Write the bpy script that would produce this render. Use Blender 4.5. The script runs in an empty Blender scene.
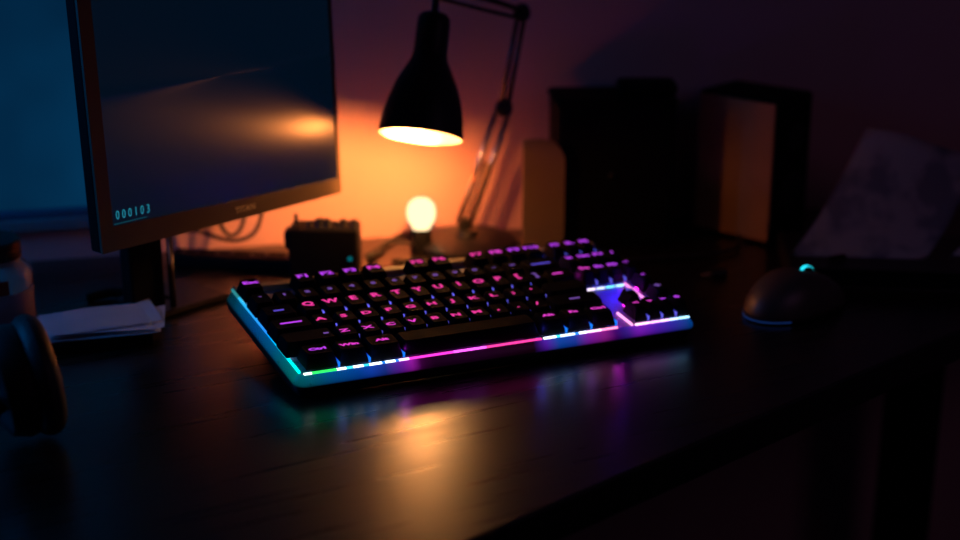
import bpy, bmesh, math, random
from mathutils import Vector, Matrix
random.seed(7)
S = bpy.context.scene
COL = S.collection
R = math.radians

# ------------------------------------------------------------------ camera
cd = bpy.data.cameras.new('camera'); cam = bpy.data.objects.new('camera', cd); COL.objects.link(cam)
cam.location = (.1474, -1.0906, .463)
cam.rotation_euler = (R(90 - 18.3), 0, 0)
cd.sensor_width = 36; cd.lens = 36 * 1500 / 960
cd.clip_start = .02
cd.dof.use_dof = True; cd.dof.focus_distance = 1.19; cd.dof.aperture_fstop = 2.4
S.camera = cam

# ------------------------------------------------------------------ world, light, exposure
w = bpy.data.worlds.new('night'); S.world = w; w.use_nodes = True
w.node_tree.nodes['Background'].inputs[0].default_value = (.02, .03, .08, 1)
w.node_tree.nodes['Background'].inputs[1].default_value = .05
S.view_settings.view_transform = 'Standard'; S.view_settings.look = 'None'
S.view_settings.gamma = 1; S.view_settings.use_curve_mapping = False
S.view_settings.exposure = 0.0

def area_light(name, loc, target, sx, sy, power, color):
    l = bpy.data.lights.new(name, 'AREA'); l.shape = 'RECTANGLE'; l.size = sx; l.size_y = sy
    l.energy = power; l.color = color
    o = bpy.data.objects.new(name, l); COL.objects.link(o); o.location = loc
    o.rotation_euler = (Vector(target) - Vector(loc)).to_track_quat('-Z', 'Y').to_euler()
    return o
area_light('window_daylight', (-.78, -.02, .42), (-.22, .14, .02), .35, .4, 1.5, (.004, .28, 1.0))  # added blue fill hung inside the room, no window at this spot
area_light('doorway_light', (.95, -.45, .55), (.56, .33, .07), .2, .4, .16, (.8, .36, .75))  # added fill for the right-hand papers, the room has no doorway

LAMP_POWER = .28
SPOT_POWER = 5.5
BULB_GLOW = 9.0

# ------------------------------------------------------------------ materials
def mat(name, color=(.5, .5, .5), rough=.5, metal=0, spec=.5, emit=None, estr=0, noise=0, nscale=20, bump=0, bscale=200, coat=0, trans=0, ior=1.45):
    m = bpy.data.materials.new(name); m.use_nodes = True; nt = m.node_tree
    b = nt.nodes['Principled BSDF']
    b.inputs['Base Color'].default_value = (*color, 1)
    b.inputs['Roughness'].default_value = rough
    b.inputs['Metallic'].default_value = metal
    b.inputs['Specular IOR Level'].default_value = spec
    b.inputs['Coat Weight'].default_value = coat
    b.inputs['Transmission Weight'].default_value = trans
    b.inputs['IOR'].default_value = ior
    if emit:
        b.inputs['Emission Color'].default_value = (*emit, 1); b.inputs['Emission Strength'].default_value = estr
    if noise or bump:
        tc = nt.nodes.new('ShaderNodeTexCoord')
    if noise:
        n = nt.nodes.new('ShaderNodeTexNoise'); n.inputs['Scale'].default_value = nscale; n.inputs['Detail'].default_value = 4
        nt.links.new(tc.outputs['Object'], n.inputs['Vector'])
        r = nt.nodes.new('ShaderNodeValToRGB')
        r.color_ramp.elements[0].position = .3; r.color_ramp.elements[1].position = .7
        r.color_ramp.elements[0].color = (*[c * (1 - noise) for c in color], 1)
        r.color_ramp.elements[1].color = (*[min(1, c * (1 + noise)) for c in color], 1)
        nt.links.new(n.outputs['Fac'], r.inputs['Fac']); nt.links.new(r.outputs['Color'], b.inputs['Base Color'])
    if bump:
        n = nt.nodes.new('ShaderNodeTexNoise'); n.inputs['Scale'].default_value = bscale
        nt.links.new(tc.outputs['Object'], n.inputs['Vector'])
        bp = nt.nodes.new('ShaderNodeBump'); bp.inputs['Strength'].default_value = bump; bp.inputs['Distance'].default_value = .001
        nt.links.new(n.outputs['Fac'], bp.inputs['Height']); nt.links.new(bp.outputs['Normal'], b.inputs['Normal'])
    return m

def emission(name, color, strength):
    m = bpy.data.materials.new(name); m.use_nodes = True; nt = m.node_tree
    nt.nodes.remove(nt.nodes['Principled BSDF'])
    e = nt.nodes.new('ShaderNodeEmission'); e.inputs[0].default_value = (*color, 1); e.inputs[1].default_value = strength
    nt.links.new(e.outputs[0], nt.nodes['Material Output'].inputs[0])
    return m

def glow_attr(name):
    m = emission(name, (1, 1, 1), 1); nt = m.node_tree
    a = nt.nodes.new('ShaderNodeAttribute'); a.attribute_name = 'led'
    e = [n for n in nt.nodes if n.type == 'EMISSION'][0]
    nt.links.new(a.outputs['Color'], e.inputs[0])
    return m

def wood_mat():
    m = mat('dark_desk_wood', (.018, .012, .010), .3, spec=1.0)
    nt = m.node_tree; b = nt.nodes['Principled BSDF']
    tc = nt.nodes.new('ShaderNodeTexCoord'); mp = nt.nodes.new('ShaderNodeMapping')
    mp.inputs['Rotation'].default_value = (0, 0, R(-28)); mp.inputs['Scale'].default_value = (3, 60, 1)
    n = nt.nodes.new('ShaderNodeTexNoise'); n.inputs['Scale'].default_value = 2.2; n.inputs['Detail'].default_value = 6
    nt.links.new(tc.outputs['Object'], mp.inputs[0])
    mp2 = nt.nodes.new('ShaderNodeMapping'); mp2.inputs['Scale'].default_value = (2.5, 55, 1)
    mp.inputs['Scale'].default_value = (1, 1, 1)
    nt.links.new(mp.outputs[0], mp2.inputs[0]); nt.links.new(mp2.outputs[0], n.inputs['Vector'])
    r = nt.nodes.new('ShaderNodeValToRGB'); r.color_ramp.elements[0].position = .35; r.color_ramp.elements[1].position = .7
    r.color_ramp.elements[0].color = (.005, .0035, .003, 1); r.color_ramp.elements[1].color = (.016, .011, .008, 1)
    nt.links.new(n.outputs['Fac'], r.inputs[0]); nt.links.new(r.outputs[0], b.inputs['Base Color'])
    mr = nt.nodes.new('ShaderNodeMapRange'); mr.inputs[3].default_value = .22; mr.inputs[4].default_value = .36
    nt.links.new(n.outputs['Fac'], mr.inputs[0]); nt.links.new(mr.outputs[0], b.inputs['Roughness'])
    bp = nt.nodes.new('ShaderNodeBump'); bp.inputs['Strength'].default_value = .25; bp.inputs['Distance'].default_value = .0006
    nt.links.new(n.outputs['Fac'], bp.inputs['Height']); nt.links.new(bp.outputs[0], b.inputs['Normal'])
    return m

M = dict(
    wall=mat('painted_plaster', (.62, .37, .36), .8, noise=.05, nscale=6, bump=.15, bscale=120),
    floor=mat('dark_floor', (.03, .03, .035), .7),
    wood=wood_mat(),
    blk=mat('black_plastic', (.012, .012, .014), .42, spec=.5),
    blkm=mat('matte_black', (.005, .005, .006), .7, spec=.12),
    cap=mat('keycap_plastic', (.006, .006, .009), .7, spec=.03),
    case=mat('keyboard_case', (.016, .016, .02), .32, spec=.5),
    lip=mat('keyboard_lip', (.6, .6, .66), .5, spec=.5),
    plate=mat('keyboard_plate', (.22, .22, .4), .5),
    shade=mat('lamp_black_enamel', (.012, .011, .013), .45),
    shadein=mat('lamp_white_lining', (.85, .8, .7), .5),
    steel=mat('satin_steel', (.55, .5, .45), .3, metal=1),
    dsteel=mat('dark_steel', (.10, .09, .085), .35, metal=1),
    chrome=mat('chrome_post', (.6, .55, .55), .18, metal=1),
    bezel=mat('monitor_bezel', (.13, .09, .06), .45),
    paper=mat('paper', (.72, .74, .78), .9, noise=.04, nscale=30),
    cushion=mat('leatherette', (.02, .018, .02), .5, bump=.4, bscale=300),
    rubber=mat('cable_rubber', (.02, .017, .015), .55),
    brown=mat('brown_card', (.5, .30, .14), .6, noise=.15, nscale=12),
    tan=mat('tan_board', (.32, .21, .10), .45, noise=.1, nscale=15),
    glass=mat('jar_glass', (.6, .75, .75), .08, trans=.6),
    pale=mat('pale_card', (.35, .40, .5), .8),
    red=mat('red_jar_label', (.35, .04, .02), .6),
    brass=mat('brass', (.8, .55, .25), .25, metal=1),
    frame=mat('window_frame_paint', (.2, .22, .25), .6),
)
GLOW = glow_attr('led_light')

# ------------------------------------------------------------------ helpers
def obj(name, bm, m, parent=None, smooth=False, mats=None):
    me = bpy.data.meshes.new(name); bm.normal_update(); bm.to_mesh(me); bm.free()
    for mm in (mats or [m]): me.materials.append(mm)
    if smooth:
        for p in me.polygons: p.use_smooth = True
        if smooth != 'all': me.set_sharp_from_angle(angle=R(40))
    o = bpy.data.objects.new(name, me); COL.objects.link(o)
    if parent: o.parent = parent
    return o
def tag(o, label, cat, group=None, kind=None):
    if label: o['label'] = label
    if cat: o['category'] = cat
    if group: o['group'] = group
    if kind: o['kind'] = kind
    return o
def thing(name, label, cat, loc=(0, 0, 0), rotz=0, group=None):
    o = bpy.data.objects.new(name, None); COL.objects.link(o); o.empty_display_size = .02
    o.location = loc; o.rotation_euler = (0, 0, rotz)
    return tag(o, label, cat, group)
def struct(name, bm, m):
    return tag(obj(name, bm, m), None, None, kind='structure')
def box(bm, x0, x1, y0, y1, z0, z1, bev=0, mx=None, seg=2):
    r = bmesh.ops.create_cube(bm, size=1)
    vs = r['verts']
    for v in vs:
        v.co = Vector(((x0 + x1) / 2 + v.co.x * (x1 - x0), (y0 + y1) / 2 + v.co.y * (y1 - y0), (z0 + z1) / 2 + v.co.z * (z1 - z0)))
    if bev:
        es = list({e for v in vs for e in v.link_edges})
        r2 = bmesh.ops.bevel(bm, geom=es, offset=bev, segments=seg, affect='EDGES', profile=.5)
        vs = list({v for f in r2['faces'] for v in f.verts} | {v for v in vs if v.is_valid})
    if mx: bmesh.ops.transform(bm, matrix=mx, verts=vs)
    return vs
def lathe(bm, prof, n=32, mx=None, close=False):
    rings = []; new = []
    for r, z in prof:
        ring = []
        for i in range(n):
            a = 2 * math.pi * i / n
            v = bm.verts.new((r * math.cos(a), r * math.sin(a), z)); ring.append(v); new.append(v)
        rings.append(ring)
    k = len(rings)
    for j in range(k if close else k - 1):
        A, B = rings[j], rings[(j + 1) % k]
        for i in range(n):
            bm.faces.new((A[i], A[(i + 1) % n], B[(i + 1) % n], B[i]))
    if not close:
        if prof[0][0] > 1e-6: bm.faces.new(list(reversed(rings[0])))
        if prof[-1][0] > 1e-6: bm.faces.new(rings[-1])
    bmesh.ops.remove_doubles(bm, verts=new, dist=1e-7)
    if mx:
        bmesh.ops.transform(bm, matrix=mx, verts=[v for v in new if v.is_valid])
def open_lathe(bm, prof, n=40, mx=None):
    rings = []; new = []
    for r, z in prof:
        ring = [bm.verts.new((r * math.cos(2 * math.pi * i / n), r * math.sin(2 * math.pi * i / n), z)) for i in range(n)]
        rings.append(ring); new += ring
    for A, B in zip(rings, rings[1:]):
        for i in range(n): bm.faces.new((A[i], A[(i + 1) % n], B[(i + 1) % n], B[i]))
    if mx: bmesh.ops.transform(bm, matrix=mx, verts=new)
def smooth_path(pts, n=8):
    P = [Vector(p) for p in pts]; P = [P[0] * 2 - P[1]] + P + [P[-1] * 2 - P[-2]]
    out = []
    for i in range(1, len(P) - 2):
        for k in range(n):
            t = k / n; a, b, c, d = P[i - 1:i + 3]
            out.append(.5 * ((2 * b) + (c - a) * t + (2 * a - 5 * b + 4 * c - d) * t * t + (3 * b - a - 3 * c + d) * t ** 3))
    out.append(P[-2]); return out
def tube(bm, pts, r, n=10, sm=True):
    P = smooth_path(pts) if sm else [Vector(p) for p in pts]
    rings = []; up = None
    for i, p in enumerate(P):
        t = (P[min(i + 1, len(P) - 1)] - P[max(i - 1, 0)]).normalized()
        if up is None: up = t.orthogonal().normalized()
        u = (up - t * up.dot(t)).normalized(); up = u; v = t.cross(u)
        rr = r if not callable(r) else r(i / (len(P) - 1))
        rings.append([bm.verts.new(p + (u * math.cos(2 * math.pi * k / n) + v * math.sin(2 * math.pi * k / n)) * rr) for k in range(n)])
    for A, B in zip(rings, rings[1:]):
        for k in range(n): bm.faces.new((A[k], A[(k + 1) % n], B[(k + 1) % n], B[k]))
    bm.faces.new(list(reversed(rings[0]))); bm.faces.new(rings[-1])
def prism(bm, poly, z0, z1, bev=0, mx=None):
    a = [bm.verts.new((x, y, z0)) for x, y in poly]; b = [bm.verts.new((x, y, z1)) for x, y in poly]
    n = len(poly)
    bm.faces.new(list(reversed(a))); bm.faces.new(b)
    for i in range(n): bm.faces.new((a[i], a[(i + 1) % n], b[(i + 1) % n], b[i]))
    vs = a + b
    if bev:
        es = list({e for v in vs for e in v.link_edges})
        r2 = bmesh.ops.bevel(bm, geom=es, offset=bev, segments=2, affect='EDGES', profile=.5)
        vs = list({v for f in r2['faces'] for v in f.verts} | {v for v in vs if v.is_valid})
    if mx: bmesh.ops.transform(bm, matrix=mx, verts=vs)
def text_bm(s, size, fat=0):
    c = bpy.data.curves.new('t', 'FONT'); c.body = s; c.size = size; c.align_x = 'CENTER'; c.align_y = 'CENTER'
    c.resolution_u = 2; c.offset = fat
    t = bpy.data.objects.new('t', c); COL.objects.link(t)
    dg = bpy.context.evaluated_depsgraph_get(); me = bpy.data.meshes.new_from_object(t.evaluated_get(dg))
    bm = bmesh.new(); bm.from_mesh(me)
    bpy.data.objects.remove(t); bpy.data.curves.remove(c); bpy.data.meshes.remove(me)
    return bm
BM = bmesh.new

# ------------------------------------------------------------------ the room
WY = R(13)                                  # the room runs 13 degrees off the camera's axes
RM = Matrix.Translation((.137, .445, 0)) @ Matrix.Rotation(WY, 4, 'Z')
def room_box(name, x0, x1, y0, y1, z0, z1, m):
    bm = BM(); box(bm, x0, x1, y0, y1, z0, z1); o = struct(name, bm, m); o.matrix_world = RM; return o
WX0, WX1, WZ0, WZ1 = -1.05, -.30, .043, .95
bm = BM()
box(bm, -1.5, WX0, 0, .1, -.74, 1.6); box(bm, WX1, 1.7, 0, .1, -.74, 1.6)
box(bm, WX0, WX1, 0, .1, -.74, WZ0); box(bm, WX0, WX1, 0, .1, WZ1, 1.6)
o = struct('wall_back', bm, M['wall']); o.matrix_world = RM
room_box('floor', -1.5, 1.7, -2.6, .1, -.79, -.74, M['floor'])
room_box('ceiling', -1.5, 1.7, -2.6, .1, 1.6, 1.65, M['wall'])
room_box('wall_left', -1.6, -1.5, -2.6, .1, -.74, 1.6, M['wall'])
room_box('wall_right', 1.7, 1.8, -2.6, .1, -.74, 1.6, M['wall'])
room_box('wall_front', -1.5, 1.7, -2.7, -2.6, -.74, 1.6, M['wall'])
# window with a lit roller blind
def blind_mat():
    m = emission('lit_roller_blind', (.0, .08, .2), 1); nt = m.node_tree
    e = [n for n in nt.nodes if n.type == 'EMISSION'][0]
    tc = nt.nodes.new('ShaderNodeTexCoord'); n = nt.nodes.new('ShaderNodeTexNoise'); n.inputs['Scale'].default_value = 7
    nt.links.new(tc.outputs['Object'], n.inputs['Vector'])
    r = nt.nodes.new('ShaderNodeValToRGB'); r.color_ramp.elements[0].position = .3; r.color_ramp.elements[1].position = .75
    r.color_ramp.elements[0].color = (.0005, .014, .042, 1); r.color_ramp.elements[1].color = (.001, .031, .085, 1)
    nt.links.new(n.outputs['Fac'], r.inputs[0]); nt.links.new(r.outputs[0], e.inputs[0])
    return m
bm = BM(); box(bm, WX0, WX1, .012, .016, WZ0, WZ1)
win = tag(obj('window_1', bm, blind_mat()), None, None, kind='structure'); win.matrix_world = RM
bm = BM(); box(bm, WX0, WX1, -.004, .014, WZ0, WZ0 + .006, .001)
rail = obj('blind_rail', bm, mat('blind_rail_paint', (.04, .12, .20), .6), win)
bm = BM(); box(bm, WX0 - .03, WX1 + .02, -.010, .012, WZ0 - .012, WZ0, .002)
sill = obj('window_sill', bm, M['frame'], win)

# ------------------------------------------------------------------ desk
desk = thing('desk', 'dark stained wooden desk with glossy grain under the keyboard', 'desk')
fx, fy, sl = .1455, -.234, .8897
def wl(x): return .445 + (x - .137) * math.tan(WY) - .004
xi = (.445 - .004 - .137 * math.tan(WY) - fy + fx * sl) / (sl - math.tan(WY))
poly = [(-.75, fy + (-.75 - fx) * sl), (xi - .02, fy + (xi - .02 - fx) * sl), (xi - .02, wl(xi - .02)), (-.75, wl(-.75))]
bm = BM(); prism(bm, poly, -.03, 0, .002); obj('desktop', bm, M['wood'], desk)
for (x, y) in [(-.68, wl(-.68) - .07), (.62, .42), (-.62, -.78)]:
    bm = BM(); box(bm, x - .025, x + .025, y - .025, y + .025, -.74, -.03, .003); obj('leg', bm, M['blkm'], desk)

# ------------------------------------------------------------------ keyboard
U = .01905
kb = thing('keyboard', 'compact black mechanical keyboard with rainbow backlight, centre of desk', 'keyboard', (0, 0, .0349))
kb.rotation_euler = (Matrix.Rotation(R(22.4), 3, 'Z') @ Matrix.Rotation(R(8), 3, 'X')).to_euler()
SH = .10
def K(x, y, z): return Vector(((x - SH * (y - 3)) * U, y * U, z * U))
SHM = Matrix(((U, -SH * U, 0, 3 * SH * U), (0, U, 0, 0), (0, 0, U, 0), (0, 0, 0, 1)))
X0, X1, Y0, Y1 = -.16, 17.9, -.74, 7.55        # inner edge of the case
ZB = -1.72
def ring(x0, x1, y0, y1, r, z, n=4):
    out = []
    for cx, cy, a0 in ((x1 - r, y1 - r, 0), (x0 + r, y1 - r, 90), (x0 + r, y0 + r, 180), (x1 - r, y0 + r, 270)):
        for i in range(n + 1):
            a = R(a0 + 90 * i / n); out.append((cx + r * math.cos(a), cy + r * math.sin(a), z))
    return out
def loft(bm, rings, cap0=True, cap1=True):
    V = [[bm.verts.new(K(*p)) for p in rg] for rg in rings]
    for A, B in zip(V, V[1:]):
        n = len(A)
        for i in range(n): bm.faces.new((A[i], A[(i + 1) % n], B[(i + 1) % n], B[i]))
    if cap0: bm.faces.new(list(reversed(V[0])))
    if cap1: bm.faces.new(V[-1])
def g(d, z, r=.25): return ring(X0 - d, X1 + d, Y0 - d, Y1 + d, r + d, z)
bm = BM(); loft(bm, [g(.10, ZB), g(.26, ZB + .15), g(.30, -1.25), g(.29, -1.15), g(.0, -1.05), g(-.02, -.85)], True, True)
case = obj('case', bm, M['case'], kb, 'sharp')
def lip_glow_mat():  # strip light falling on the case lip, put in as emission fading downward
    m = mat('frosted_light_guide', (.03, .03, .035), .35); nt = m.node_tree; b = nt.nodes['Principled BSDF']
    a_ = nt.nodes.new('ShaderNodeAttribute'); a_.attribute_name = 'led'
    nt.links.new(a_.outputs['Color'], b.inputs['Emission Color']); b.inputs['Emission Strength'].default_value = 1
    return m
def keys_col(stops, t):
    if t <= stops[0][0]: return Vector(stops[0][1])
    for (a0, c0), (a1, c1) in zip(stops, stops[1:]):
        if t <= a1: return Vector(c0).lerp(Vector(c1), (t - a0) / (a1 - a0))
    return Vector(stops[-1][1])
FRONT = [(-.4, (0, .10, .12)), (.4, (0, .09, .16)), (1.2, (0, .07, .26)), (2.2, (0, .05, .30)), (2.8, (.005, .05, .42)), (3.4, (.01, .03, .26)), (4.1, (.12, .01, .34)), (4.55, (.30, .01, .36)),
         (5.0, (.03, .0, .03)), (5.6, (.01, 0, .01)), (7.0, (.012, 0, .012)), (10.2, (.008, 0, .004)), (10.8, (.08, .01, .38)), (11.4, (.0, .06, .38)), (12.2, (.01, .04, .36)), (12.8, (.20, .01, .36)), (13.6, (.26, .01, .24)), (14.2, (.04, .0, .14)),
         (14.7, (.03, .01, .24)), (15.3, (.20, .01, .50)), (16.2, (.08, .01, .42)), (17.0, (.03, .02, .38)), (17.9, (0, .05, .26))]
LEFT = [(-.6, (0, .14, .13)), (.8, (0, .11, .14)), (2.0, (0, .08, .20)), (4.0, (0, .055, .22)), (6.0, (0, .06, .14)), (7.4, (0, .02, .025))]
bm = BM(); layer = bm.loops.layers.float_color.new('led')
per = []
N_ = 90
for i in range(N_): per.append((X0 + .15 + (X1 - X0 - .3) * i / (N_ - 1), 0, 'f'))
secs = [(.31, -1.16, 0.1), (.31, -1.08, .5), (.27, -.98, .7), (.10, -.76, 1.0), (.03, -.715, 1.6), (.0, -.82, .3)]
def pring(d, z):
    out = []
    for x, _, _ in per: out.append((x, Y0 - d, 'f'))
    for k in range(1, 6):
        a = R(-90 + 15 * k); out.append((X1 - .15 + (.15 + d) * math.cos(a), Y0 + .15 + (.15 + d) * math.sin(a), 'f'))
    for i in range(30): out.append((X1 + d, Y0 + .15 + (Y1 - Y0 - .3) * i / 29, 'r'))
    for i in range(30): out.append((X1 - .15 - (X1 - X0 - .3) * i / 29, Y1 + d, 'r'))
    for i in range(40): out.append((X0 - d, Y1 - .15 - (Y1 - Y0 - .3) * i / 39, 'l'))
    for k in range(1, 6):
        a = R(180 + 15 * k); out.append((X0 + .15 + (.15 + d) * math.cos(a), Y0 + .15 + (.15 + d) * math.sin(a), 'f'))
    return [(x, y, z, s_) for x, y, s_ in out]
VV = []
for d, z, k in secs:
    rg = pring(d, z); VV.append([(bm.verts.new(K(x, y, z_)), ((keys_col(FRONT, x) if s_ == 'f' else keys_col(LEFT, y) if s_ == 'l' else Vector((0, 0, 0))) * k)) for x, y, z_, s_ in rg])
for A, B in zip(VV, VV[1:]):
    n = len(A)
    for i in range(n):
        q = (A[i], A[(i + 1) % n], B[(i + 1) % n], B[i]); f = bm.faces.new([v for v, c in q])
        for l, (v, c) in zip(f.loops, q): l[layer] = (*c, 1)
lip = obj('light_guide', bm, lip_glow_mat(), kb, 'sharp')
bm = BM(); loft(bm, [g(-.03, -.845, .2), g(-.03, -.80, .2)]); plate = obj('plate', bm, M['plate'], kb)
# rear deck behind the function keys
bm = BM(); box(bm, X0 + .02, X1 - .02, 7.12, Y1 - .01, -.8, -.50, .05, SHM); obj('rear_deck', bm, mat('satin_rear_deck', (.22, .18, .14), .4), kb)
for x in (1.6, 16.4):
    bm = BM(); c = K(x, 7.0, 0); zz = -2.72
    box(bm, x - .55, x + .55, 6.8, 7.15, zz, ZB + .1, .08, SHM); obj('foot', bm, M['blkm'], kb)

def hsv(h, s, v):
    import colorsys; return colorsys.hsv_to_rgb(h, s, v)
LEGM = dict(purple=emission('legend_purple', (.50, .05, .85), 1.0), pink=emission('legend_pink', (1, .05, .38), .85),
            magenta=emission('legend_magenta', (.8, .05, .6), .95), blue=emission('legend_blue', (.14, .09, .8), .7),
            dim=emission('legend_dim_violet', (.28, .12, .62), .55))
def glow_box(name, parent, boxes, bev=0):
    bm = BM(); lay = bm.loops.layers.float_color.new('led')
    for (x0, x1, y0, y1, z0, z1, c, s) in boxes:
        n0 = set(bm.faces)
        box(bm, x0, x1, y0, y1, z0, z1, 0, SHM)
        for f in bm.faces:
            if f not in n0:
                for l in f.loops: l[lay] = (c[0] * s, c[1] * s, c[2] * s, 1)
    return obj(name, bm, GLOW, parent)

KH = .62                                       # keycap height
def keycap(x, y, wd, dp, text, size, lmat, loff=0, led_glow=(.05, .05, 1), ls=2.0, ztop=0.0, gap=None, bar=None, flat=1.0):
    hw, hd = wd / 2 - .035, dp / 2 - .04
    tw, td = hw - .13, hd - .17
    ty = .03
    bm = BM()
    def rr(cx, cy, a, b, z, r, n=3):
        return [(px, py, z) for (px, py, z) in ring(cx - a, cx + a, cy - b, cy + b, r, z, n)]
    rings = [rr(x, y, hw, hd, ztop - KH, .06), rr(x, y, hw, hd, ztop - KH + .06, .06), rr(x, y + ty, tw + .03, td + .03, ztop - .05, .12), rr(x, y + ty, tw, td, ztop, .12), rr(x, y + ty, tw * .7, td * .7, ztop - .015, .1)]
    loft(bm, rings, False, True)
    k = obj('keycap', bm, M['cap'], kb, 'sharp')
    if bar:
        b2 = BM(); box(b2, x + loff[0] - bar / 2, x + loff[0] + bar / 2, y + loff[1] - .05, y + loff[1] + .05, ztop - .012, ztop + .006, 0, SHM)
        obj('legend', b2, lmat, k)
    elif text:
        b2 = text_bm(text, size, .022 if size > .3 else .01)
        for v in b2.verts: v.co.z = ztop + .006
        bmesh.ops.transform(b2, matrix=SHM @ Matrix.Translation((x + loff[0], y + loff[1], 0)) @ Matrix.Diagonal((1.25, flat, 1, 1)), verts=b2.verts)
        obj('legend', b2, lmat, k)
    L_ = []
    if ls: L_.append((x - .16, x + .16, y + .12, y + .30, -.80, -.70, led_glow, ls * 3))
    if gap:  # backlight seen between caps, put in as fading emissive slivers, no diode there
        g0, g1, gs = gap; xe = x + wd / 2
        for q in range(4):
            ya, yb = y + g0 + (g1 - g0) * q / 4, y + g0 + (g1 - g0) * (q + 1) / 4
            L_.append((xe - .035, xe + .035, ya, yb, -.66, (-.24 - .03 * q) if gs == 1.0 or gs < .9 and g1 > 0 else -.44, (.03 + .04 * (3 - q), .03 + .035 * (3 - q), 1) if gs < 1.2 else (.01, .06 + .05 * (3 - q), 1), min(gs, 1) * (1 - .2 * q)))
    if L_: glow_box('led', k, L_)
    return k

PU, PI_, MA, BL, DI = (LEGM[k] for k in ('purple', 'pink', 'magenta', 'blue', 'dim'))
blue, viol, mag = (.02, .05, 1), (.16, .03, 1), (1, .02, .75)
def W(u): return u - .005 * (u - 6.5) ** 2
def span(u0, u1, d): a, b = W(u0) + d, W(u1) + d; return (a + b) / 2, b - a
# function row
YF, DF = 6.42, 1.28
fxs = [(.33, 'Esc', PU), (2.76, 'F1', PU), (3.86, 'F2', PU), (4.98, 'F3', PU), (6.10, 'F4', MA), (8.22, 'F5', PI_), (9.32, 'F6', PI_),
       (11.20, 'F7', PI_), (12.18, 'F8', MA), (13.12, 'F9', PU), (14.0, 'F10', PU)]
for i, (x, t, lm) in enumerate(fxs):
    keycap(x, YF, 1.06 if x < 10 else .95, DF, t, .5 if len(t) < 3 else .42, lm, (0, .12), blue, 0, .06, flat=.85)
for x, t in ((15.24, 'PS'), (16.02, 'SL'), (16.80, 'PB')):
    keycap(x, YF, .76, DF, t, .34, PU, (0, .1), blue, 5, .06, gap=(-.5, .1, .6))
# number row
for i, t in enumerate('`1234567890-='):
    x, wd = span(i, i + 1, -.02); keycap(x, 5.02, wd, 1.26, t, .38, DI, (0, .1), blue, 0, 0, flat=.7)
x, wd = span(13, 15, -.02); keycap(x, 5.02, wd, 1.26, '', .5, BL, (-.05, -.1), blue, 1.2, 0, bar=.95)
# qwerty row
x, wd = span(0, 1.5, .0); keycap(x, 3.74, wd, 1.26, '', .5, BL, (0, 0), blue, 1.5, bar=.45)
for i, t in enumerate('QWERTYUIOP['):
    x, wd = span(1.5 + i, 2.5 + i, .09); keycap(x, 3.74, wd, 1.26, t, .50, PI_, (-.02, .22), viol, 0, gap=(-.25, .35, 1.0), flat=1.0)
x, wd = span(12.5, 13.5, .0); keycap(x, 3.74, wd, 1.26, ']', .5, DI, (0, .1), blue, 1.2)
x, wd = span(13.5, 15, .0); keycap(x, 3.74, wd, 1.26, '', .5, MA, (-.1, 0), blue, 1.0, bar=.5)
# home row
x, wd = span(0, 1.75, -.05); keycap(x, 2.46, wd, 1.26, '', .5, PU, (0, .05), blue, 1.2, bar=.95)
for i, t in enumerate("ASDFGHJKL;'"):
    x, wd = span(1.75 + i, 2.75 + i, -.1); keycap(x, 2.46, wd, 1.26, t, .50, PI_, (-.12, .0), viol, 0, gap=(-.2, .05, .8), flat=.72)
x, wd = span(12.75, 15, -.1); keycap(x, 2.46, wd, 1.26, '', .5, DI, (0, 0), blue, .6)
# lower letter row
x, wd = span(0, 2.25, -.1); keycap(x, 1.19, wd, 1.26, '', .5, DI, (.8, 0), blue, 1.2, bar=.22)
for i, t in enumerate("ZXCVBNM,./"):
    x, wd = span(2.25 + i, 3.25 + i, -.1); keycap(x, 1.19, wd, 1.26, t, .46, MA if i < 4 else PI_, (-.1, -.02), viol, 0, gap=(-.1, .12, .4), flat=.72)
x, wd = span(12.25, 15, -.1); keycap(x, 1.19, wd, 1.26, '', .5, DI, (0, 0), blue, .5, bar=.5)
# bottom row
BY, BD = -.06, 1.2
for x, wd, t in ((.80, 1.42, 'Ctrl'), (2.18, 1.32, 'Win'), (3.60, 1.5, 'Alt')):
    keycap(x, BY, wd, BD, t, .36, PU if x < 1 else MA, (0, .02), blue, 0, gap=(-.58, -.1, 1.6), flat=.75)
k = keycap(7.45, BY, 6.3, BD, '', .5, DI, (0, 0), mag, 0)
glow_box('led', k, [(4.6 + i * 1.2, 5.3 + i * 1.2, BY - .1, BY + .2, -.8, -.7, mag, 1.2) for i in range(5)])
for x, wd, t in ((11.28, 1.2, 'Alt'), (12.5, 1.2, 'Fn'), (13.72, 1.2, 'Ctrl')):
    keycap(x, BY, wd, BD, t, .34, MA, (0, .06), blue, 0, gap=(-.58, -.1, 1.5), flat=.75)
# navigation block, right column and arrows
for i, t in enumerate(('In', 'Hm', 'PU', '/')):
    keycap(15.22 + .76 * i, 5.02, .74, 1.22, t, .32, PU, (0, .1), blue if i < 3 else viol, 3)
for i, t in enumerate(('De', 'En', 'PD')):
    keycap(15.30 + .74 * i, 3.78, .72, 1.16, t, .32, PU if i else MA, (0, .1), blue, 5, gap=(-.55, -.05, .7))
keycap(17.54, 3.72, .72, 1.2, '*', .5, PU, (0, .1), mag, 4)
keycap(17.54, 2.46, .72, 1.2, '-', .5, PU, (0, .1), mag, 4)
keycap(17.54, 1.19, .72, 1.2, '+', .5, DI, (0, .1), mag, 4)
keycap(16.02, 1.05, .74, 1.1, '^', .5, BL, (0, .15), mag, 2)
for i, t in enumerate('<v>0'):
    keycap(15.60 + .70 * i, BY, .68, BD, t, .4, MA if i < 2 else PU, (0, .06), viol, 0, gap=(-.56, -.1, .8) if i < 3 else None, flat=.7)

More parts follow.
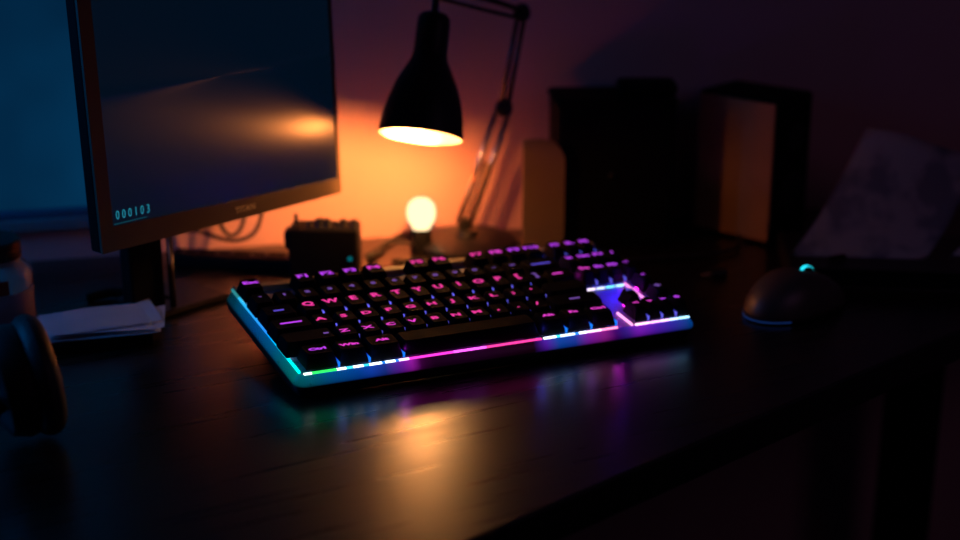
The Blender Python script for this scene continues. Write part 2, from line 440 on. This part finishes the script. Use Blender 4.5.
# perimeter light strips
cy, wh, gr, bl, mg, pk, wb = (.05, .8, 1), (.75, .95, 1), (.03, 1, .12), (.02, .25, 1), (1, .05, .85), (1, .12, .35), (.6, .8, 1)
F = []
def seg(x0, x1, c, s): F.append((x0, x1, -.80, -.71, -.72, -.655, c, s * 1.2))
seg(-.05, .28, (.7, 1, .8), 2.2); seg(.28, 1.35, gr, 1.3); seg(1.35, 1.75, wh, 2.4); seg(1.75, 2.05, cy, 1.3); seg(2.05, 2.5, wh, 2.2)
seg(2.5, 2.75, cy, .9); seg(2.75, 3.3, (.8, .95, 1), 2.4); seg(3.3, 3.45, bl, 1); seg(3.45, 3.9, wh, 2.2); seg(3.9, 4.05, bl, 1); seg(4.05, 4.5, (1, .6, 1), 2)
seg(4.5, 6.5, (1, .04, .6), 1.3); seg(6.5, 8.0, (1, .1, .95), 1.7); seg(8.0, 10.6, (1, .05, .35), 1.2)
seg(10.72, 11.3, (.75, .85, 1), 2.4); seg(11.3, 11.5, cy, 1.2); seg(11.5, 12.2, wb, 2.2); seg(12.2, 12.4, bl, 1.2); seg(12.4, 12.8, (.8, .8, 1), 2.4)
seg(12.85, 13.5, (1, .55, .8), 2); seg(13.5, 14.3, (1, .25, .5), 1.7)
seg(15.2, 15.9, (1, .5, .8), 2); seg(15.95, 16.4, (1, .4, .9), 1.9); seg(16.45, 16.9, (.9, .5, 1), 1.9); seg(16.95, 17.35, (.5, .7, 1), 2); seg(17.4, 17.92, (.35, .75, 1), 2)
obj_ = glow_box('light_strip', kb, F)
L = []
ys = [-.6 + .45 * i for i in range(18)]
for i, y in enumerate(ys):
    t = i / 17
    c = (.0, 1 - .75 * min(1, t * 2.2), .75 + .25 * min(1, t * 2)) if t < .45 else (.02, .25 + .5 * (t - .45), 1 - .3 * (t - .45))
    s = 1.5 if t < .25 else 1.1
    if t > .9: c, s = (.05, .45, .5), .5
    L.append((-.22, -.13, y, y + .45, -.72, -.62, c, s * 1.1))
    if i in (3, 6, 9, 12, 15): L.append((-.08, -.03, y - .02, y + .36, -.70, -.56, (.5, .9, 1), 2))
glow_box('light_strip', kb, L)
N = [(15.0, 15.5, 3.10, 3.15, -.80, -.72, (1, .8, 1), 1.8), (15.6, 16.0, 3.10, 3.15, -.80, -.72, (.6, .7, 1), 2), (16.1, 16.5, 3.10, 3.15, -.80, -.72, (.15, .7, 1), 2), (16.6, 17.0, 3.10, 3.15, -.80, -.72, (.4, .8, 1), 2)]
glow_box('light_strip', kb, N)
glow_box('light_strip', kb, [(14.78, 14.85, 3.2 + i * .5, 3.7 + i * .5, -.80, -.72, (1, .2, .7), 1.5) for i in range(5)])
glow_box('light_strip', kb, [(17.09, 17.16, .75 + i * .5, 1.25 + i * .5, -.80, -.72, (1, .3, .8), 1.6) for i in range(5)])
glow_box('light_strip', kb, [(15.10, 15.16, -.65, .62, -.80, -.70, (1, .35, .75), 1.7)])
KB_SPILL = True

# spill of the keyboard's own light-emitting diodes
for x, y, z, p, c in ((15.9, 2.1, -.25, .009, (.01, .01, 1)), (16.5, 2.6, -.3, .004, (.01, .02, 1)), (14.92, 3.9, -.3, .0016, (1, .02, .7)), (16.95, 2.0, -.3, .002, (1, .02, .7)),
                      (16.9, 3.0, -.3, .0012, (1, .02, .7)), (14.95, .1, -.3, .002, (.9, .03, .9)), (14.5, 5.6, -.2, .0014, (.02, .06, 1)), (1.52, -.72, -.3, .0005, (.02, .2, 1)), (2.86, -.72, -.3, .0005, (.02, .2, 1)),
                      (4.4, -.55, -.3, .0014, (.8, .02, 1)), (10.72, -.6, -.3, .0012, (.1, .1, 1)), (12.0, -.72, -.3, .0005, (.1, .15, 1)), (13.1, -.72, -.3, .0005, (.5, .1, 1))):
    l = bpy.data.lights.new('backlight_spill', 'POINT'); l.energy = p * 1.6; l.color = c; l.shadow_soft_size = .0012
    o = bpy.data.objects.new('backlight_spill', l); COL.objects.link(o); o.parent = kb; o.location = K(x, y, z)

# keyboard cable
bm = BM(); tube(bm, [(.17, .245, .02), (.21, .30, .004), (.30, .33, .004), (.40, .36, .004), (.42, .42, .004)], .0022)
tag(obj('keyboard_cable', bm, M['rubber'], None, 'all'), 'thin black keyboard cable running back behind the keyboard', 'cable')

# ------------------------------------------------------------------ monitor
mon = thing('monitor', 'black flat monitor with dark screen showing cyan digits, left side', 'monitor', (-.1654, .0919, .085), R(46.83))
TM = Matrix.Rotation(R(-2), 4, 'X')            # leans back
MW, MH, MD = .2652, .235, .017
SX0, SX1, SZ0, SZL, SZR = .0130, MW - .004, 0, .0215, .0150
bm = BM(); box(bm, 0, MW, .0015, MD, 0, MH, .0025, TM); obj('housing', bm, M['blkm'], mon)
# bezel: chin narrows to the right
outer = [(0.0005, 0.0005), (MW - .0005, .0005), (MW - .0005, MH - .0005), (.0005, MH - .0005)]
inner = [(SX0, SZL), (SX1, SZR), (SX1, MH - .008), (SX0, MH - .008)]
bm = BM()
fo = [bm.verts.new((x, -.0005, z)) for x, z in outer]; fi = [bm.verts.new((x, -.0005, z)) for x, z in inner]
bi = [bm.verts.new((x, .0015, z)) for x, z in inner]; bo = [bm.verts.new((x, .0025, z)) for x, z in outer]
for i in range(4):
    j = (i + 1) % 4
    bm.faces.new((fo[i], fo[j], fi[j], fi[i])); bm.faces.new((fi[i], fi[j], bi[j], bi[i])); bm.faces.new((fo[j], fo[i], bo[i], bo[j]))
bmesh.ops.transform(bm, matrix=TM, verts=bm.verts); obj('bezel', bm, M['bezel'], mon)
scr = mat('screen_glass', (.004, .006, .012), .31, spec=.5, emit=(.0, .011, .03), estr=.35, ior=2.0)
nt_ = scr.node_tree; tg_ = nt_.nodes.new('ShaderNodeTangent'); tg_.direction_type = 'RADIAL'; tg_.axis = 'Z'
nt_.nodes['Principled BSDF'].inputs['Anisotropic'].default_value = .68; nt_.links.new(tg_.outputs[0], nt_.nodes['Principled BSDF'].inputs['Tangent'])
bm = BM(); v = [bm.verts.new((x, y, z)) for x, z, y in [(a, b, .0008) for a, b in inner]]
bm.faces.new(v); v2 = [bm.verts.new((x, .0014, z)) for x, z in inner]; bm.faces.new(list(reversed(v2)))
bmesh.ops.transform(bm, matrix=TM, verts=bm.verts); screen = obj('screen', bm, scr, mon)
def mtext(s, size, x, z, m, slope, parent, name, y=-.0002, sx=1.0):
    b = text_bm(s, size)
    bmesh.ops.transform(b, matrix=TM @ Matrix.Translation((x, y, z)) @ Matrix.Rotation(R(90), 4, 'X') @ Matrix.Rotation(slope, 4, 'Z') @ Matrix.Diagonal((sx, 1, 1, 1)), verts=b.verts)
    return obj(name, b, m, parent)
mtext('0 0 0 1 0 3', .0108, .0340, .0295, emission('screen_cyan', (.03, .42, .60), .55), R(-1.2), screen, 'readout', .0004, .72)
bm = BM(); box(bm, .0150, .047, .0002, .0006, .0226, .0230, 0, TM); obj('readout_line', bm, emission('screen_cyan_line', (.01, .18, .25), .4), screen)
mtext('TITAN', .0078, .1500, .0088, mat('bezel_logo', (1, .85, .55), .5), 0, mon, 'logo', -.0008)
std = BM(); box(std, .054, .090, .044, .060, -.083, .10, .003); obj('stand_column', std, M['blkm'], mon)
bm = BM(); tube(bm, [(.0935, .0385, -.082), (.0935, .0385, .06)], .0030, 12, False); obj('stand_rod', bm, M['chrome'], mon, 'all')
bm = BM(); box(bm, .070, .150, .030, .100, -.0848, -.079, .0025); obj('stand_base', bm, M['blk'], mon)
bm = BM(); box(bm, .05, .15, .016, .058, .07, .13, .003); obj('rear_mount', bm, M['blkm'], mon)

# ------------------------------------------------------------------ lamp
lamp = thing('desk_lamp', 'black jointed desk lamp with bell shade glowing warm, leaning over the bulb', 'lamp', (.134, .388, 0))
def LP(x, y, z): return Vector((x - .134, y - .388, z))
bm = BM(); lathe(bm, [(.050, 0), (.052, .003), (.051, .007), (.045, .010), (.012, .012), (.010, .018), (0, .018)], 48); obj('base', bm, M['blk'], lamp, 'sharp')
piv = LP(.131, .388, .024); elb = LP(.1715, .388, .1455); top = LP(.1885, .388, .2405)
def rods(bm, a, b, off, r):
    for s in (-1, 1):
        o_ = Vector((0.0058 * s * off, 0, -.0022 * s * off)); tube(bm, [a + o_, b + o_], r, 10, False)
bm = BM(); rods(bm, piv, elb, 1, .0030); obj('lower_arm', bm, M['steel'], lamp, 'all')
bm = BM(); tube(bm, [piv.lerp(elb, .08) + Vector((0, -.003, 0)), piv.lerp(elb, .55) + Vector((0, -.003, 0))], .0018, 10, False); obj('spring', bm, M['dsteel'], lamp, 'all')
bm = BM(); rods(bm, elb, top, .55, .0024); obj('upper_arm', bm, M['dsteel'], lamp, 'all')
def joint(name, c, r, h):
    bm = BM(); lathe(bm, [(0, -h), (r * .9, -h), (r, -h * .8), (r, h * .8), (r * .9, h), (0, h)], 24, Matrix.Translation(c) @ Matrix.Rotation(R(90), 4, 'X')); obj(name, bm, M['blk'], lamp, 'sharp')
joint('joint', elb, .0085, .007); joint('joint', top, .0085, .007); joint('joint', piv, .0065, .008)
# shade: axis runs from the neck down to the mouth, tipped toward the viewer and a little left
mouth = LP(.0925, .262, .1453)
ax = (Vector((-.012, -.043, -.100))).normalized()     # pointing out of the mouth
zax = -ax; xax = Vector((1, 0, 0)); xax = (xax - zax * xax.dot(zax)).normalized(); yax = zax.cross(xax)
SM = Matrix((( *[xax.x, yax.x, zax.x], mouth.x), (*[xax.y, yax.y, zax.y], mouth.y), (*[xax.z, yax.z, zax.z], mouth.z), (0, 0, 0, 1)))
prof = [(.0395, 0), (.0392, .004), (.0375, .018), (.0340, .034), (.0285, .050), (.0220, .063), (.0172, .072), (.0158, .079), (.0155, .105), (.0150, .112), (.012, .1155)]
bm = BM(); open_lathe(bm, prof + [(.0001, .1165)], 48, SM); obj('shade', bm, M['shade'], lamp, 'sharp')
inn = [(r - .0012, z + .0001) for r, z in prof[:9]]
bm = BM(); open_lathe(bm, [(.0395, 0)] + inn + [(.0001, .104)], 48, SM); obj('shade_lining', bm, M['shadein'], lamp, 'sharp')
bm = BM(); lathe(bm, [(.0032, .1155), (.0032, .135), (.0, .135)], 16, SM); obj('shade_stem', bm, M['blk'], lamp, 'sharp')
bm = BM(); lathe(bm, [(0, .006), (.010, .009), (.0165, .018), (.0175, .028), (.014, .040), (.009, .052), (.009, .07), (0, .07)], 32, SM)
WARM = (1, .27, .055)
lampbulb = obj('bulb', bm, emission('lamp_bulb_glow', (1, .55, .2), 16), lamp, 'all')
stemtop = SM @ Vector((0, 0, .133))
bm = BM(); a = top + Vector((0, -.008, .003)); tube(bm, [a, a.lerp(stemtop, .5) + Vector((0, 0, .006)), stemtop + Vector((0, 0, .004))], .0028, 10); 
tube(bm, [top + Vector((0, -.008, -.005)), top.lerp(stemtop, .5) + Vector((0, -.002, -.004)), stemtop + Vector((0, .002, -.002))], .0020, 10); obj('head_arm', bm, M['dsteel'], lamp, 'all')
def point(name, parent, loc, power, color, rad):
    l = bpy.data.lights.new(name, 'POINT'); l.energy = power; l.color = color; l.shadow_soft_size = rad
    o = bpy.data.objects.new(name, l); COL.objects.link(o); o.parent = parent; o.location = loc; return o
def spot(name, parent, loc, target, power, color, ang, blend, rad):
    l = bpy.data.lights.new(name, 'SPOT'); l.energy = power; l.color = color; l.spot_size = R(ang); l.spot_blend = blend; l.shadow_soft_size = rad
    o = bpy.data.objects.new(name, l); COL.objects.link(o); o.parent = parent; o.location = loc
    o.rotation_euler = (Vector(target) - Vector(loc)).to_track_quat('-Z', 'Y').to_euler(); return o
spot('lamp_reflector_light', lamp, SM @ Vector((0, 0, -.008)), LP(.028, .40, .072), SPOT_POWER, (1, .31, .062), 108, 1.0, .010)  # added spot aimed back at the wall, off the shade's axis
point('lamp_light', lamp, SM @ Vector((0, 0, -.009)), LAMP_POWER, WARM, .006)

# small globe bulb on a socket
gb = thing('globe_bulb', 'small glowing round bulb in a dark socket on the desk under the lamp', 'light bulb', (.0877, .372, 0))
bm = BM(); lathe(bm, [(0, 0), (.0105, 0), (.011, .002), (.0105, .022), (.0098, .024), (0, .024)], 28); obj('socket', bm, M['blkm'], gb, 'sharp')
bm = BM(); lathe(bm, [(.0088, .0235), (.0098, .027), (.0130, .0315), (.0146, .038), (.0146, .044), (.0125, .0505), (.0075, .0548), (0, .0562)], 32)
obj('globe', bm, emission('globe_glow', (1, .70, .36), 1.9), gb, 'all')
point('globe_light', gb, (0, 0, .046), 1.05, (1, .12, .014), .0145)
for o in list(gb.children):
    if o.type == 'LIGHT': pass

# ------------------------------------------------------------------ black device box behind the keyboard
hub = thing('device_box', 'small black box with a bumpy top and one cyan light, beside monitor', 'device', (-.003, .302, 0), R(-2))
bm = BM(); box(bm, -.0335, .033, -.018, .018, 0, .048, .002); obj('body', bm, M['blkm'], hub)
for (x, r, h) in ((-.027, .0022, .060), (-.014, .0035, .0535), (-.004, .0048, .0560), (.0035, .0042, .0555), (.0125, .003, .053), (.0185, .0035, .0555), (.029, .0040, .0550)):
    bm = BM(); lathe(bm, [(r * 1.2, .047), (r, .049), (r * .85, h), (0, h + .0008)], 14, Matrix.Translation((x, -.004, 0))); obj('knob', bm, M['blk'], hub, 'sharp')
bm = BM(); box(bm, -.0385, -.0325, -.01, .01, .026, .044, .0015); obj('side_plug', bm, M['blkm'], hub)
bm = BM(); lathe(bm, [(.0022, 0), (.0018, .0012), (0, .0016)], 14, Matrix.Translation((.026, -.018, .020)) @ Matrix.Rotation(R(90), 4, 'X')); obj('indicator_light', bm, emission('indicator_cyan', (.0, .16, .2), .8), hub)
# power strip
ps = thing('power_strip', 'long low black power strip on desk behind the monitor stand', 'power strip', (-.075, .318, 0), R(-8))
bm = BM(); box(bm, -.085, .06, -.014, .014, 0, .013, .003); obj('body', bm, M['blkm'], ps)
for i in range(4):
    bm = BM(); lathe(bm, [(.009, .0128), (.009, .0136), (.0075, .0136), (.0072, .0129)], 20, Matrix.Translation((-.065 + .035 * i, 0, 0))); obj('outlet', bm, M['blk'], ps)

def cable(pts, r, label, m='rubber', name='cable', grp=None):
    bm = BM(); tube(bm, pts, r, 10); return tag(obj(name, bm, M[m], None, 'all'), label, 'cable', grp)
cable([(-.118, .352, .085), (-.116, .352, .045), (-.106, .350, .024), (-.094, .350, .028), (-.088, .350, .05), (-.092, .352, .09)], .0021, 'black cable hanging in a narrow loop below the monitor')
cable([(-.070, .350, .09), (-.070, .348, .05), (-.078, .345, .028), (-.095, .343, .020), (-.112, .343, .022), (-.135, .343, .030), (-.155, .345, .030)], .0021, 'black cable curving wide from below the monitor towards the stand')
cable([(.034, .315, .012), (.045, .335, .014), (.058, .350, .016), (.072, .358, .013), (.080, .362, .010)], .0016, 'thin black cable from the device box to the bulb socket')
cable([(.036, .328, .003), (.055, .40, .003), (.072, .425, .003), (.095, .440, .003)], .0022, 'black cable running back to the wall between device box and round bulb')
cable([(.060, .330, .003), (.09, .325, .003), (.13, .322, .003), (.17, .340, .003), (.20, .36, .003)], .0026, 'thick black cable lying in front of the lamp base')
bm = BM(); lathe(bm, [(0, 0), (.0032, 0), (.0036, .003), (.0036, .014), (.002, .018), (0, .018)], 14, Matrix.Translation((.036, .316, .012)) @ Matrix.Rotation(R(35), 4, 'Z') @ Matrix.Rotation(R(88), 4, 'Y'))
tag(obj('cable_plug', bm, M['blk'], None, 'sharp'), 'short black plug on the right side of the device box', 'plug')
# little plug with a brass tip
pl = thing('jack_plug', 'tiny plug with a shiny brass tip on desk left of mouse', 'plug', (.371, .285, .004), R(20))
bm = BM(); lathe(bm, [(0, 0), (.0035, 0), (.0038, .004), (.0035, .016), (0, .016)], 14, Matrix.Rotation(R(90), 4, 'Y')); obj('sleeve', bm, M['blk'], pl, 'sharp')
bm = BM(); lathe(bm, [(0, 0), (.0017, .001), (.0022, .004), (.0018, .007), (.002, .011), (0, .011)], 14, Matrix.Rotation(R(-90), 4, 'Y')); obj('tip', bm, M['brass'], pl, 'sharp')

# ------------------------------------------------------------------ mouse
ms = thing('mouse', 'black computer mouse with cyan lit wheel, right of the keyboard', 'mouse', (.434, .196, 0), R(-52))
# local +Y is the front of the mouse
def mouse_rings(sc=1.0, z0=.004, nh=10, nl=40):
    rr = []
    for j in range(nh + 1):
        t = j / nh; a = t * math.pi / 2
        k = math.cos(a) ** .62 if j < nh else 0
        z = z0 + math.sin(a) ** 1.0 * 1
        rr.append((k, math.sin(a)))
    return rr
def mouse_pt(th, k, h):
    x = .034 * math.cos(th); y = .058 * math.sin(th)
    x *= 1 - .10 * math.exp(-((y - .005) / .02) ** 2)
    yy = y * k; hh = .0355 * (1 - .28 * max(0, yy) / .058 * 1.3 - .10 * (yy / .058) ** 2)
    return Vector((x * k, yy, .0045 + hh * h - .002))
bm = BM(); rings_ = []
for k, h in mouse_rings():
    rings_.append([bm.verts.new(mouse_pt(2 * math.pi * i / 48, k, h)) for i in range(48)] if k > 0 else [bm.verts.new(mouse_pt(0, 0, h))])
for A, B in zip(rings_, rings_[1:]):
    for i in range(48):
        if len(B) > 1: bm.faces.new((A[i], A[(i + 1) % 48], B[(i + 1) % 48], B[i]))
        else: bm.faces.new((A[i], A[(i + 1) % 48], B[0]))
bm.faces.new(list(reversed(rings_[0])))
obj('shell', bm, mat('mouse_plastic', (.06, .045, .038), .46, spec=1.0), ms, 'all')
bm = BM(); open_lathe(bm, [(.985, .0022), (1.015, .0022), (1.015, .0034), (.985, .0034), (.985, .0022)], 48, Matrix.Diagonal((.0335, .0575, 1, 1)))
bmesh.ops.delete(bm, geom=[f for f in bm.faces if not (f.calc_center_median().x < .026 and f.calc_center_median().y < .036)], context='FACES'); obj('glow_ring', bm, emission('mouse_base_blue', (.02, .08, .4), .22), ms)
bm = BM(); lathe(bm, [(.95, 0), (.97, .0024), (.0, .0024)], 40, Matrix.Diagonal((.0335, .0575, 1, 1))); obj('base', bm, M['blkm'], ms)
wc = Matrix.Translation((0, .012, .0292)) @ Matrix.Rotation(R(90), 4, 'Y')
bm = BM(); lathe(bm, [(0, -.0035), (.0085, -.0035), (.0095, -.002), (.0095, .002), (.0085, .0035), (0, .0035)], 24, wc); wh_ = obj('scroll_wheel', bm, M['blk'], ms, 'sharp')
bm = BM(); open_lathe(bm, [(.0096, -.0016), (.0101, -.0014), (.0101, .0014), (.0096, .0016)], 24, wc); obj('wheel_light', bm, emission('wheel_cyan', (.02, .75, .95), 1.6), wh_)
bm = BM(); box(bm, -.0006, .0006, .0225, .056, .0, .004, .0002)
for v in bm.verts: v.co.z = v.co.z * .3 + mouse_pt(math.pi / 2, v.co.y / .058, math.sqrt(max(0, 1 - (v.co.y / .058) ** (2 / .62)))).z - .0006
obj('button_seam', bm, M['blkm'], ms)

# ------------------------------------------------------------------ left side: papers, notebook, jar, headphones
nb = tag(obj('notebook', (lambda b: (box(b, -.046, .043, -.031, .029, 0, .009, .0015), b)[1])(BM()), M['blkm']), 'thick dark notebook under the loose papers near monitor stand', 'notebook')
nb.location = (-.181, .121, 0); nb.rotation_euler = (0, 0, R(17))
for i, (dx, dy, a) in enumerate(((0, 0, 17), (.004, -.002, 14), (-.003, .003, 20), (.008, .002, 11), (.001, .004, 24))):
    bm = BM(); nx, ny = 10, 6
    vs = [[bm.verts.new((-.048 + .096 * u / nx, -.029 + .058 * v_ / ny, .0006 * math.sin(u * .9 + i) * (v_ / ny) + (.0012 if (u == nx) else 0))) for u in range(nx + 1)] for v_ in range(ny + 1)]
    for v_ in range(ny):
        for u in range(nx): bm.faces.new((vs[v_][u], vs[v_][u + 1], vs[v_ + 1][u + 1], vs[v_ + 1][u]))
    ex = bmesh.ops.solidify(bm, geom=bm.faces[:], thickness=.0004)
    o = tag(obj('paper_sheet', bm, M['paper'], None), 'loose white paper sheet in the fanned pile on the dark notebook', 'paper', 'loose sheets on the notebook')
    o.location = (-.181 + dx, .121 + dy, .0105 + .0018 * i); o.rotation_euler = (0, 0, R(a))

jar = thing('jar', 'small glass jar with black lid and red patch, left edge', 'jar', (-.283, .165, 0))
bm = BM(); lathe(bm, [(0, 0), (.032, 0), (.034, .003), (.034, .030), (.0335, .032), (0, .032)], 36); obj('sleeve', bm, M['pale'], jar, 'sharp')
bm = BM(); lathe(bm, [(0, .0325), (.033, .0325), (.0345, .036), (.0345, .046), (.031, .052), (.026, .056), (.025, .060), (0, .060)], 36); obj('glass_body', bm, M['glass'], jar, 'sharp')
bm = BM(); open_lathe(bm, [(.0347, .0335), (.0349, .034), (.0349, .046), (.0347, .0465)], 36)
bmesh.ops.delete(bm, geom=[f for f in bm.faces if not (f.calc_center_median().y < -.010 and f.calc_center_median().x < .022)], context='FACES'); obj('red_patch', bm, M['red'], jar)
bm = BM(); prof = [(0, .060), (.0262, .060)]
for i in range(4): prof += [(.0268, .0615 + .0038 * i), (.0268, .0635 + .0038 * i), (.0258, .0640 + .0038 * i), (.0258, .0648 + .0038 * i)]
prof += [(.024, .0765), (0, .0765)]
lathe(bm, prof, 36); obj('lid', bm, M['blk'], jar, 'sharp')

hp = thing('headphones', 'black over-ear headphones with padded cup at the left front', 'headphones', (-.187, -.090, 0))
CM = Matrix.Translation((0, 0, .048)) @ Matrix.Rotation(R(28), 4, 'Z') @ Matrix.Rotation(R(84), 4, 'Y')
def cup(dx, s, par):
    mx = Matrix.Translation(dx) @ CM @ Matrix.Scale(s, 4, (0, 0, 1))
    bm = BM(); lathe(bm, [(0, -.020), (.026, -.019), (.038, -.012), (.042, 0), (.041, .006), (0, .006)], 40, mx); c = obj('ear_cup', bm, M['blk'], hp, 'sharp')
    bm = BM(); pr = []
    for i in range(17):
        a = 2 * math.pi * i / 16; pr.append((.033 + .0125 * math.cos(a), .016 + .011 * math.sin(a)))
    open_lathe(bm, pr, 40, mx); obj('ear_cushion', bm, M['cushion'], c, 'all')
cup(Vector((0, 0, 0)), 1, hp); cup(Vector((-.125, -.062, 0)), -1, hp)
bm = BM(); P_ = []
for i in range(13):
    t = math.pi * i / 12
    P_.append(Vector((-.0625 + .066 * math.cos(t), -.031 + .035 * math.cos(t) - .10 * math.sin(t) * .75, .052 - .022 * math.sin(t))))
tube(bm, P_, .006, 12); obj('headband', bm, M['blkm'], hp, 'all')
# dark pen-like clutter behind the papers
bm = BM(); tube(bm, [(-.214, .212, .0045), (-.190, .225, .006), (-.150, .214, .0045), (-.135, .205, .0045)], lambda t: .0045 if t < .9 else .0028, 10)
tag(obj('cable_bundle', bm, M['blkm'], None, 'all'), 'dark bundled cord behind the papers by the monitor stand', 'cable')

# ------------------------------------------------------------------ right side: boxes, case, binder, papers
def rbox(name, label, cat, cx, cy, a, wx, wy, h, m, z=0, bev=.004):
    bm = BM(); box(bm, -wx / 2, wx / 2, -wy / 2, wy / 2, 0, h, bev); o = tag(obj(name, bm, m), label, cat)
    o.location = (cx, cy, z); o.rotation_euler = (0, 0, R(a)); return o
# rounded tan board
bc = thing('rounded_stand', 'tan upright panel with a rounded corner left of black boxes', 'stand', (.212, .375, 0), R(5))
bm = BM(); pts = [(-.022, 0), (.021, 0)] + [(-.003 + .024 * math.cos(R(t)), .092 + .024 * math.sin(R(t))) for t in range(0, 91, 10)] + [(-.022, .116)]
prism(bm, pts, -.0025, .0025, .0006, Matrix.Rotation(R(90), 4, 'X')); obj('panel', bm, M['tan'], bc)
bm = BM(); box(bm, -.020, .019, .0025, .022, 0, .003, .0008); obj('base_plate', bm, M['blkm'], bc)
# large black box with drawers
b1 = thing('storage_box', 'large black storage box standing behind the keyboard', 'box', (.284, .425, 0), R(4))
bm = BM(); box(bm, -.062, .060, -.035, .035, 0, .150, .005); obj('body', bm, M['blkm'], b1)
bm = BM(); box(bm, -.064, .062, -.037, .037, .146, .153, .004); obj('lid', bm, M['blkm'], b1)
bm = BM(); lathe(bm, [(0, 0), (.003, 0), (.0035, .003), (0, .005)], 12, Matrix.Translation((-.005, -.035, .075)) @ Matrix.Rotation(R(90), 4, 'X')); obj('knob', bm, M['blk'], b1)
b2 = thing('speaker_cabinet', 'black speaker cabinet with a brown left side turned to the lamp', 'speaker', (.432, .447, 0), R(48))
bm = BM(); box(bm, -.034, .036, -.050, .045, 0, .152, .004); obj('cabinet', bm, M['blkm'], b2)
bm = BM(); box(bm, -.0365, -.0335, -.048, .043, .004, .148, .001); obj('side_panel', bm, M['brown'], b2)
for z, r in ((.05, .024), (.11, .015)):
    bm = BM(); lathe(bm, [(r * .2, .001), (r * .85, -.003), (r, .0015), (r, .003)][::-1], 28, Matrix.Translation((0, -.050, z)) @ Matrix.Rotation(R(90), 4, 'X')); obj('driver', bm, M['blk'], b2, 'sharp')
bm = BM(); vs = box(bm, -.03, .03, -.02, .02, 0, .013, .005, None, 3)
tag(obj('pouch', bm, M['blkm'], None, 'all'), 'small soft black pouch lying on top of the storage box', 'pouch').location = (.318, .427, .1525)

bd = thing('binder', 'thick black binder lying flat behind the mouse under papers', 'binder', (.565, .292, 0), R(-6))
bm = BM(); box(bm, -.115, .13, -.045, .065, .0025, .0185, .002); obj('page_block', bm, M['blkm'], bd)
for z in (0, .0185):
    bm = BM(); box(bm, -.12, .135, -.05, .07, z, z + .0028, .001); obj('cover', bm, M['blk'], bd)
bm = BM(); box(bm, -.122, -.119, -.05, .07, .001, .020, .001); obj('spine', bm, M['blk'], bd)

def paper_mat():
    m = mat('printed_paper', (.70, .68, .74), .9); nt = m.node_tree; b = nt.nodes['Principled BSDF']
    tc = nt.nodes.new('ShaderNodeTexCoord'); n = nt.nodes.new('ShaderNodeTexNoise'); n.inputs['Scale'].default_value = 28; n.inputs['Detail'].default_value = 2
    r = nt.nodes.new('ShaderNodeValToRGB'); r.color_ramp.elements[0].position = .38; r.color_ramp.elements[1].position = .52
    r.color_ramp.elements[0].color = (.38, .40, .50, 1); r.color_ramp.elements[1].color = (.72, .70, .75, 1)
    nt.links.new(tc.outputs['Object'], n.inputs['Vector']); nt.links.new(n.outputs['Fac'], r.inputs[0]); nt.links.new(r.outputs[0], b.inputs['Base Color'])
    return m
def sheet(label, loc, rz, corners, bulge, m):
    # corners: bottom left, bottom right, top right, top left (x, y, z)
    bm = BM(); n = 14; c = [Vector(p) for p in corners]; G = []
    for j in range(n + 1):
        row = []
        for i in range(n + 1):
            u, v_ = i / n, j / n
            p = c[0].lerp(c[1], u).lerp(c[3].lerp(c[2], u), v_)
            p += Vector((0, bulge[0] * math.sin(math.pi * v_) - bulge[1] * math.sin(math.pi * u) * v_, -bulge[2] * math.sin(math.pi * v_) + .003 * math.sin(6 * u) * v_))
            row.append(bm.verts.new(p))
        G.append(row)
    for j in range(n):
        for i in range(n): bm.faces.new((G[j][i], G[j][i + 1], G[j + 1][i + 1], G[j + 1][i]))
    bmesh.ops.solidify(bm, geom=bm.faces[:], thickness=.0004)
    o = tag(obj('paper_sheet', bm, m, None, 'all'), label, 'paper'); o.location = loc; o.rotation_euler = (0, 0, rz); return o
PM = paper_mat()
sheet('large curling white paper with faint grey print standing up on the binder', (.445, .285, .0222), 0,
      [(0, 0, 0), (.128, -.012, 0), (.205, .085, .082), (.088, .092, .105)], (.004, .010, .014), PM)
sheet('second white paper peeking out behind the curling printed paper, right edge', (.60, .285, .0222), 0,
      [(0, 0, 0), (.06, -.005, 0), (.105, .06, .06), (.085, .062, .062)], (.01, .0, .012), M['paper'])
bm = BM(); box(bm, -.010, .010, -.003, .003, 0, .0045, .0015)
o = tag(obj('binder_clip', bm, M['blkm']), 'small black clip on the lower edge of the curling paper', 'clip'); o.location = (.488, .272, .0225); o.rotation_euler = (0, 0, R(28))
